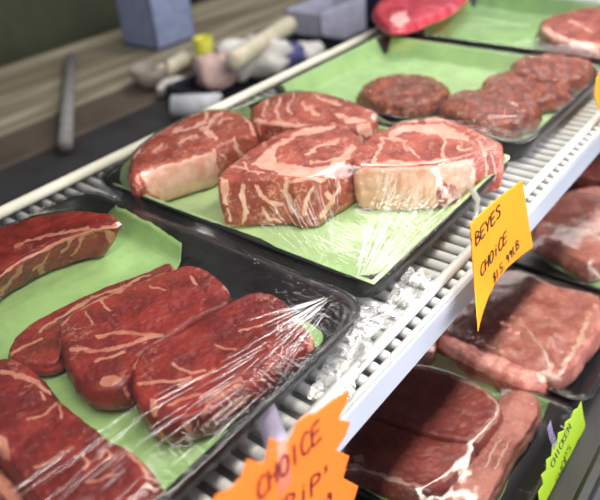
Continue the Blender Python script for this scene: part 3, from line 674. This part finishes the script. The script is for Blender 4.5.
# films
fc = (347, 297)
f1 = film(T1, 0, .03, t1, ob1, seed=1, crumple=.0008, wr_spots=((320, 310, .04, 1.2), (240, 400, .03, .6), (110, 460, .03, .5)), fans=(
    (340, 292, 196, 236, 12, 60, 20, 60, 44, .00042), (420, 255, 208, 222, 150, 300, 25, 60, 34, .0004), (430, 200, 214, 226, 350, 460, 30, 80, 26, .0003),
    (335, 290, 222, 248, 60, 150, 20, 50, 10, .0003)))
f2 = film(T2, 0, .03, t2, ob2, seed=2, wr_spots=((360, 290, .03, 1.4), (420, 240, .03, 1.2), (385, 270, .03, 1.2), (240, 235, .02, .5)), fans=(
    (350, 300, 28, 78, 22, 120, 10, 34, 260, .00026), (350, 300, 95, 140, 55, 115, 8, 22, 110, .00024), (350, 300, 28, 60, 90, 190, 10, 34, 40, .0002)))
film(T3, 0, .03, t3, ob3, seed=3, wr_spots=((520, 160, .03, 1.0),), fans=((515, 185, 60, 110, 20, 60, 10, 25, 20, .0003),))
film(T4, 0, .03, t4, ob4, seed=4, NX=70, NY=90, wr_spots=((500, 25, .06, .8),), fans=((600, 30, 150, 200, 60, 140, 20, 50, 30, .0004),))
film_tuft([(330, 400), (338, 372), (352, 345), (362, 322)], .003, .010, f1, 5, .03)
film_tuft([(352, 312), (380, 318), (402, 300), (425, 275)], .004, .018, f2, 6, .026)
film_tuft([(120, 192), (105, 200), (90, 208)], .004, .02, f2, 9, .03)

# ================================================================== PRICE SIGNS
def y_amber(a, b):
    k = max(0., (b - 268) - (a - 474) * .9); k2 = max(0., 482 - a) * .00018
    return .1705 - .000006 * k * k - k2
s = empty('price_sign', tuple(PY(495, 205, .1705))); tag(s, 'amber paper price sign with black handwriting, its lower corner curled to a point', 'sign')
bot = [(533, 247), (522, 255), (508, 267), (497, 280), (488, 297), (481, 318), (478, 331)]
cd = card([(470, 224), (480, 214), (492, 203), (506, 192), (522, 180), (525, 198), (529, 225)] + bot + [(475, 295), (472, 258)], y_amber, M['amber'], s)
write("'BEYES", (471, 252), (502, 214), (-1.0, -11.5), y_amber, .0015, 'handwriting', M['black_ink'],cd)
write('CHOiCE', (481, 277), (508, 240), (-.5, -11), y_amber, .0015, 'handwriting', M['black_ink'],cd)
write('$15.99LB', (494, 283), (520, 246), (-1, -8), y_amber, .0012, 'handwriting', M['black_ink'],cd)
strip([PY(473, 232, .1695), PY(476, 215, .170), PZ(474, 200, .032) + np.array([0, -.004, 0]), PZ(466, 178, .036)], (.0105, 0, .0), M['tape_clear'], s)

y_or = lambda a, b: .160 + .00012 * (a - 290) * .1
s = empty('price_sign', tuple(PY(290, 470, .16))); tag(s, 'orange starburst price sign with dark red handwriting at the shelf edge', 'sign')
star = [(213, 505), (215, 496), (232, 487), (241, 478), (247, 459), (256, 464), (264, 463), (270, 437), (277, 441), (288, 442), (297, 422), (308, 414), (315, 413), (332, 400), (342, 394), (350, 390), (346, 404), (338, 419), (350, 422), (345, 436), (336, 450), (349, 456), (346, 466), (343, 478), (358, 486),
        (354, 500), (345, 512), (355, 530), (335, 533), (330, 552), (312, 545), (295, 562), (282, 548), (262, 560), (254, 540), (232, 545), (236, 524), (210, 520)]
cd = card(star, y_or, M['orange'], s)
write('CHOICE', (259, 501), (324, 436), (-2, -19), y_or, .0018, 'handwriting', M['red_ink'],cd)
write('STRiP', (262, 533), (324, 486), (-1, -16), y_or, .0018, 'handwriting', M['red_ink'],cd)
write('s', (324, 476), (332, 470), (-1, -11), y_or, .0012, 'handwriting', M['red_ink'],cd)
write('99', (322, 512), (334, 497), (-1, -9), y_or, .0012, 'handwriting', M['red_ink'],cd)
strip([PY(284, 492, .1596), PY(280, 466, .1596), PY(277, 446, .1596)], (.0145, 0, .002), M['tape_pink'], s, 'tape')
A_, B_ = PY(277, 446, .1594), PZ(266, 411, .033)
strip([A_ + (B_ - A_) * t for t in (0, .25, .5, .75, 1)], (.0155, 0, .001), M['tape'], s, 'tape')

y_li = lambda a, b: .083
s = empty('price_sign', tuple(PY(565, 460, .083))); tag(s, 'lime green scalloped price sign on the lower shelf front', 'sign')
lim = [(581, 401), (583, 415), (585, 424), (584, 430), (586, 438), (584, 446), (585, 452), (580, 460), (576, 464), (575, 472), (569, 477), (567, 485), (562, 490), (561, 500), (552, 520), (538, 530), (534, 515), (539, 505), (538, 492), (543, 484), (541, 475), (546, 470), (546, 460), (551, 456), (552, 446), (557, 441), (558, 433), (564, 430), (565, 422), (571, 418), (574, 410), (578, 408)]
cd = card(lim, y_li, M['lime'], s)
write('CHICKEN', (553, 468), (572, 426), (-2.5, -4), y_li, .0009, 'handwriting', M['black_ink'],cd)
write('CHOPS', (558, 485), (572, 446), (-2.5, -4), y_li, .0009, 'handwriting', M['black_ink'],cd)
write('$599', (570, 471), (582, 439), (-2.5, -3.5), y_li, .0009, 'handwriting', M['black_ink'],cd)
strip([PY(556, 446, .082), PY(551, 434, .082), PY(549, 424, .084)], (.006, 0, .004), M['tape_lil'], s)
# the next amber sign, cut off by the right edge
y_a2 = lambda a, b: .172
s = empty('price_sign', tuple(PY(612, 100, .172))); tag(s, 'amber price sign cut off by the right edge of the photo', 'sign')
card([(596, 78), (603, 68), (640, 40), (650, 100), (620, 130), (598, 108), (594, 95)], y_a2, M['amber'], s)
strip([PY(600, 72, .171), PZ(596, 66, .03)], (.012, 0, 0), M['tape_clear'], s)

# ================================================================== LOWER SHELF
ZL = -.205
o = MB().box(X0, X1, .063, 1.20, ZL - .02, ZL).build('lower_deck', M['deck']); tag(o, kind='structure')
o = MB().box(X0, X1, .048, .063, ZL - .10, ZL + .012, .004).build('trim_1', M['black']); tag(o, kind='structure')
o = MB().box(X0 - 1, X1 + 1, -2.0, 4.5, -1.02, -1.0).build('floor', M['floor']); tag(o, kind='structure')
La = (.315, .523, .088, .36); Lb = (.533, .722, .088, .36); Lc = (.732, .93, .088, .36); Ld = (.94, 1.15, .088, .36); L0 = (.10, .306, .088, .36)
HL = .022
gl = 'black foam trays on the lower deck'
ta = tray(La, ZL, HL, 'lower deck tray holding two broad dark red slabs', gl, .02)
tb = tray(Lb, ZL, HL, 'lower deck tray of pale pink cuts under the amber sign', gl, .02)
tc = tray(Lc, ZL, HL, 'lower deck tray of red meat on green paper at the right edge', gl, .02)
td = tray(Ld, ZL, HL, 'lower deck tray farthest along the deck, half hidden by the shelf edge', gl, .02)
b0 = len(OBST); zt = ZL + .034; zb = ZL + .0065
steak('meat_slab', 'broad dark red slab with a rounded pale rim on the lower deck', 'meat', 'red slabs on the lower deck', [(372, 392), (398, 372), (415, 362), (455, 372), (485, 387), (500, 402), (503, 415), (492, 428), (476, 442), (440, 436), (400, 424), (355, 410)], zt + .006, zb + .004,
      [('L', 3, [(415, 366), (455, 376), (485, 390), (498, 405), (498, 415), (488, 428), (478, 440)])], 'slab', seed=41, bscale=.98, lump=.002)
steak('meat_slab', 'dark red slab nearest the camera on the lower deck, with a fatty front edge', 'meat', 'red slabs on the lower deck', [(330, 470), (345, 440), (356, 413), (400, 426), (440, 439), (474, 446), (462, 462), (446, 480), (425, 490), (390, 482), (355, 470)], zt + .003, zb,
      [('L', 4, [(446, 480), (462, 462), (474, 446)]), ('L', 3, [(350, 465), (395, 480), (430, 490)]), ('P', [(352, 455), (362, 454), (364, 462), (354, 463)])], 'slab', seed=42, bscale=.99, lump=.002)
steak('meat_slab', 'orange pink slab along the front of the lower deck tray of dark slabs', 'meat', None, [(500, 396), (520, 388), (536, 394), (540, 410), (528, 432), (512, 455), (500, 480), (470, 520), (430, 512), (452, 486), (470, 462), (490, 434), (505, 412)], zt - .004, zb,
      [('L', 1.5, [(500, 440), (485, 465)]), ('L', 1.5, [(510, 440), (495, 468)])], 'pork', seed=43, bscale=.99)
oa = OBST[b0:]; b0 = len(OBST)
steak('meat_slab', 'large pale pink cut lying under the point of the amber sign', 'meat', None, [(440, 330), (470, 290), (510, 268), (560, 286), (598, 296), (604, 322), (588, 346), (572, 366), (545, 378), (520, 380), (490, 368), (460, 352)], zt + .004, zb,
      [('L', 5, [(560, 372), (580, 340), (588, 320)]), ('L', 2, [(520, 320), (545, 352), (552, 372)]), ('P', [(535, 372), (550, 368), (556, 380), (540, 384)]), ('L', 3, [(450, 330), (500, 300)])], 'pork', seed=44, lump=.004)
steak('meat_slab', 'pale pink cut partly hidden behind the shelf edge, left of the large one', 'meat', None, [(408, 340), (432, 310), (448, 296), (462, 302), (452, 322), (436, 338), (432, 348)], zt, zb, [('L', 3, [(420, 345), (440, 350)])], 'pork', seed=45, lump=.003)
obb = OBST[b0:]; b0 = len(OBST)
steak('meat_slab', 'deep red cut beyond the green paper strip at the right edge', 'meat', None, [(535, 232), (545, 205), (570, 190), (600, 186), (640, 200), (640, 235), (610, 256), (590, 262), (560, 246)], zt + .006, zb, [('L', 6, [(545, 225), (580, 230), (620, 245)])], 'pork', seed=46, lump=.004)
oc = OBST[b0:]; b0 = len(OBST)
steak('meat_slab', 'dark red cut in the farthest lower deck tray', 'meat', None, [(575, 175), (590, 160), (620, 150), (660, 150), (650, 190), (600, 180)], zt, zb, [], 'slab', seed=47, lump=.004)
od = OBST[b0:]
def lpaper(box, out, label, seed): paper(box, ZL, HL, out, label, .012, 'green papers on the lower deck', seed)
lpaper(La, [(352, 500), (350, 420), (410, 352), (480, 368), (548, 398), (548, 408), (520, 450), (490, 510), (420, 540)], 'green paper showing at the corner of the lower tray of dark slabs', 51)
lpaper(Lc, [(520, 236), (530, 200), (570, 170), (640, 165), (640, 270), (615, 290), (560, 266)], 'green paper strip in the lower tray at the right edge', 52)
for tt, bx, ob in ((ta, La, oa), (tb, Lb, obb), (tc, Lc, oc), (td, Ld, od)):
    film(bx, ZL, HL, tt, ob, NX=60, NY=80, seed=int(bx[0] * 50), r=.02, fm='film_low')

# ================================================================== BEHIND THE CASE
wood, nt_, b_w = nm('tan_worktop', .55)
mp_ = nt_.nodes.new('ShaderNodeMapping'); mp_.inputs['Scale'].default_value = (1., 14., 1.)
nt_.links.new(coords(nt_), mp_.inputs[0])
lk(nt_, mixc(nt_, ramp(nt_, noise(nt_, mp_.outputs[0], 1.6, 3), .4, .62), (.19, .155, .10), (.42, .36, .25)), b_w.inputs['Base Color'])
zc = -.2
bc = empty('back_counter', (1.3, 1.45, -1)); tag(bc, 'tan worktop counter running behind the display case, out of focus', 'counter')
MB().box(-.3, 4.2, 1.36, 1.80, zc - .04, zc, .004).build('worktop', wood, bc)
MB().box(-.3, 4.2, 1.215, 1.36, zc - .045, zc - .006, .004).build('front_board', simple('brown_front_board', (.085, .062, .045), .6, .3, 4), bc)
MB().box(-.3, 4.2, 1.23, 1.78, -.999, zc - .046).build('cabinet_base', simple('dark_brown_panel', (.06, .04, .03), .6), bc)
wb = MB().box(-1.5, 6, 2.6, 2.65, -1, 1.6).build('wall_back', simple('dark_olive_wall', (.075, .08, .045), .7, .3, 3, .05)); tag(wb, kind='structure')
wr = MB().box(5.2, 5.25, -2.0, 2.6, -1, 1.6).build('wall_right', simple('grey_wall', (.5, .5, .56), .7)); tag(wr, kind='structure')
def at(a, b, z=zc): return PZ(a, b, z)
# steel rail standing on the worktop
p = at(80, 118); q = empty('steel_bracket', (p[0], p[1], zc)); tag(q, 'grey steel bracket lying across the tan back worktop', 'bracket')
a_, b_ = at(72, 62), at(90, 160)
MB().tube([(a_[0], min(a_[1], 1.72), zc + .012), (b_[0], max(b_[1], 1.145), zc + .014)], .015, 10).build('bar', simple('brushed_steel', (.21, .20, .19), .6), q, True)
# crate with red contents far left, olive sacks along the back
def crate(x, y, z, w, d, h, label, mat, name='storage_crate', cat='crate'):
    m = MB(); t = .008
    m.box(x - w / 2, x + w / 2, y - d / 2, y + d / 2, z, z + t); m.box(x - w / 2, x + w / 2, y - d / 2, y - d / 2 + t, z, z + h, .002); m.box(x - w / 2, x + w / 2, y + d / 2 - t, y + d / 2, z, z + h, .002)
    m.box(x - w / 2, x - w / 2 + t, y - d / 2, y + d / 2, z, z + h, .002); m.box(x + w / 2 - t, x + w / 2, y - d / 2, y + d / 2, z, z + h, .002)
    o = m.build(name, mat); return tag(o, label, cat)
p = PZ(175, 30, -.1); crate(1.275, 1.56, zc, .15, .15, .17, 'blue grey plastic tub on the back worktop, left of the tray of parcels', simple('blue_tub', (.22, .26, .40), .45), 'plastic_tub', 'tub')
# black tray with wrapped parcels
c0 = at(262, 82)
tp = empty('parcel_tray', (c0[0], c0[1], zc)); tag(tp, 'dark tray heaped with white paper parcels on the back worktop', 'tray')
x0, x1, y0, y1 = c0[0] - .21, c0[0] + .27, c0[1] - .13, c0[1] + .11
m = MB(); m.box(x0, x1, y0, y1, zc, zc + .008); m.box(x0, x1, y0, y0 + .01, zc, zc + .04, .003); m.box(x0, x1, y1 - .01, y1, zc, zc + .04, .003); m.box(x0, x0 + .01, y0, y1, zc, zc + .04, .003); m.box(x1 - .01, x1, y0, y1, zc, zc + .04, .003)
m.build('tray_body', simple('navy_black_plastic', (.02, .022, .035), .4), tp)
wp = simple('white_wrap', (.72, .70, .66), .5, .1, 30, .6, 50, bdist=.006); pk = simple('pinkish_wrap', (.72, .50, .45), .5, .12, 30, .5, 50, bdist=.006); bl = simple('indigo_wrap', (.10, .10, .28), .4)
def parcel(a, b, z, rx, ry, h, label, mat, seed, rot=0.):
    c = PZ(a, b, z); V = []; Fs = []; n = 28; k = 16
    for i in range(k + 1):
        t = math.pi * i / k
        for j in range(n):
            u = 2 * math.pi * j / n; sx = math.copysign(abs(math.cos(u)) ** .7, math.cos(u)); sy = math.copysign(abs(math.sin(u)) ** .7, math.sin(u))
            X = rx * sx * math.sin(t) ** .6; Y = ry * sy * math.sin(t) ** .6
            V.append((c[0] + X * math.cos(rot) - Y * math.sin(rot), c[1] + X * math.sin(rot) + Y * math.cos(rot), z + h / 2 + h / 2 * -math.cos(t)))
    V = np.array(V); V += np.stack([fbm(V, 26, seed + q, 4) for q in range(3)], 1) * .022; V[:, 2] = np.maximum(V[:, 2], z)
    for i in range(k):
        for j in range(n): Fs.append((i * n + j, i * n + (j + 1) % n, (i + 1) * n + (j + 1) % n, (i + 1) * n + j))
    return tag(mesh_obj('paper_parcel', V, Fs, mat), label, 'parcel', 'parcels in the tray behind the case')
parcel(219, 88, zc + .012, .05, .05, .075, 'pinkish parcel at the left end of the dark tray', pk, 61, .3)
parcel(243, 79, zc + .012, .052, .05, .09, 'white parcel second from the left in the dark tray', wp, 62)
parcel(266, 76, zc + .012, .052, .055, .085, 'white parcel in the middle of the dark tray', wp, 63, .5)
parcel(288, 70, zc + .012, .045, .05, .06, 'indigo package in the right half of the dark tray', bl, 64)
parcel(309, 64, zc + .012, .05, .04, .05, 'long white parcel at the right end of the dark tray', wp, 65, .7)
def roll(a, b, z, r, label, mat, name='paper_roll', cat='roll'):
    A = PZ(*a, z); B = PZ(*b, z); n = 10
    pts = [A + (B - A) * t for t in (0, .02, .98, 1)]
    o = MB().tube(pts, [r * .8, r, r, r * .8], 18).build(name, mat, None, True); return tag(o, label, cat)
cream = simple('cream_paper', (.66, .60, .44), .5)
roll((232, 62), (290, 24), zc + .098, .021, 'cream paper roll lying on top of the white parcels', cream)
roll((172, 106), (222, 104), zc + .024, .024, 'white roll lying on the back worktop in front of the dark tray', simple('white_roll', (.60, .62, .66), .5))
roll((160, 74), (186, 58), zc + .02, .02, 'short cream roll on the back worktop, left of the parcels', cream)
bw = at(152, 84); m = MB(); n = 20; V = []; Fs = []
for (r_, z_) in ((.03, 0), (.045, .02), (.05, .045), (.046, .045), (.04, .02), (.002, .008)):
    V += [(bw[0] + r_ * math.cos(2 * math.pi * k / n), bw[1] + r_ * math.sin(2 * math.pi * k / n), zc + z_) for k in range(n)]
for i in range(5): Fs += [(i * n + k, i * n + (k + 1) % n, (i + 1) * n + (k + 1) % n, (i + 1) * n + k) for k in range(n)]
tag(mesh_obj('small_bowl', V, Fs, simple('taupe_ceramic', (.26, .22, .18), .5)), 'small grey brown bowl on the back worktop', 'bowl')
parcel_w = parcel(172, 92, zc, .04, .025, .03, 'small white packet beside the grey brown bowl', wp, 66); parcel_w['group'] = 'loose packets'
cp = at(206, 64); V = []; Fs = []
for (r_, z_) in ((.022, 0), (.026, .07), (.023, .07), (.019, .006), (.001, .006)):
    V += [(cp[0] + r_ * math.cos(2 * math.pi * k / n), cp[1] + r_ * math.sin(2 * math.pi * k / n), zc + z_) for k in range(n)]
for i in range(4): Fs += [(i * n + k, i * n + (k + 1) % n, (i + 1) * n + (k + 1) % n, (i + 1) * n + k) for k in range(n)]
tag(mesh_obj('plastic_cup', V, Fs, simple('yellow_plastic', (.60, .58, .05), .4)), 'yellow green cup behind the parcels', 'cup')
# things beyond the worktop, far out of focus
crate(.55, 2.3, -1, .6, .35, .95, 'dark red bin against the far wall', simple('dark_red_bin', (.12, .03, .02), .6), 'tall_bin', 'bin')
crate(2.25, 2.25, -1, .5, .35, 1.0, 'dark brown bin against the far wall', simple('brown_bin', (.07, .04, .035), .6), 'tall_bin', 'bin')
lav = simple('lavender_tub', (.42, .42, .52), .45)
crate(1.52, 1.13, zc - .004, .22, .12, .10, 'pale lavender tub right of the parcel tray behind the rear rail', lav, 'plastic_tub', 'tub')
crate(1.72, 1.12, zc - .004, .10, .12, .16, 'dark navy tub beside the pale lavender one', simple('navy_tub', (.02, .02, .05), .4), 'plastic_tub', 'tub')

# ================================================================== LIGHT
w = bpy.data.worlds.new('world'); bpy.context.scene.world = w; w.use_nodes = True
bg = w.node_tree.nodes['Background']; bg.inputs[0].default_value = (.86, .9, 1, 1); bg.inputs[1].default_value = .34
def area(name, loc, target, sx, sy, power, col):
    l = bpy.data.lights.new(name, 'AREA'); l.shape = 'RECTANGLE'; l.size = sx; l.size_y = sy; l.energy = power; l.color = col
    o = bpy.data.objects.new(name, l); C.objects.link(o); o.location = loc
    d = Vector(target) - Vector(loc); o.rotation_euler = d.to_track_quat('-Z', 'Y').to_euler(); return o
area('added_deck_fill', (.75, .33, -.025), (.70, .18, -.2), .9, .05, .8, (1, .93, .88))  # unseen fill added below the shelf to brighten the dark lower meats
area('added_case_fill', (.55, .10, .62), (.55, .40, 0), 1.4, .05, 8.5, (1, .93, .82))  # long unseen fill, set forward to light the front sides of the steaks
area('ceiling_lamp', (1.9, .9, 1.6), (.5, .4, 0), 1.0, .5, 20, (1, .97, .95))
area('added_front_fill', (.6, -1.8, .85), (.6, .3, 0), 2.0, 1.0, 72, (.97, .96, 1))  # big soft fill added in front for signs and meat sides, no window there
area('added_patty_glint', (4.2, 1.62, 1.95), (.7, .34, 0), .30, .12, 3.2, (1, .98, .95))  # small lamp added only to put a glint on the front patty
sc = bpy.context.scene
sc.view_settings.view_transform = 'Standard'; sc.view_settings.look = 'None'; sc.view_settings.gamma = 1
sc.view_settings.use_curve_mapping = False; sc.view_settings.exposure = 0.0
sc.cycles.use_denoising = True; sc.cycles.transparent_max_bounces = 24; sc.cycles.max_bounces = 8
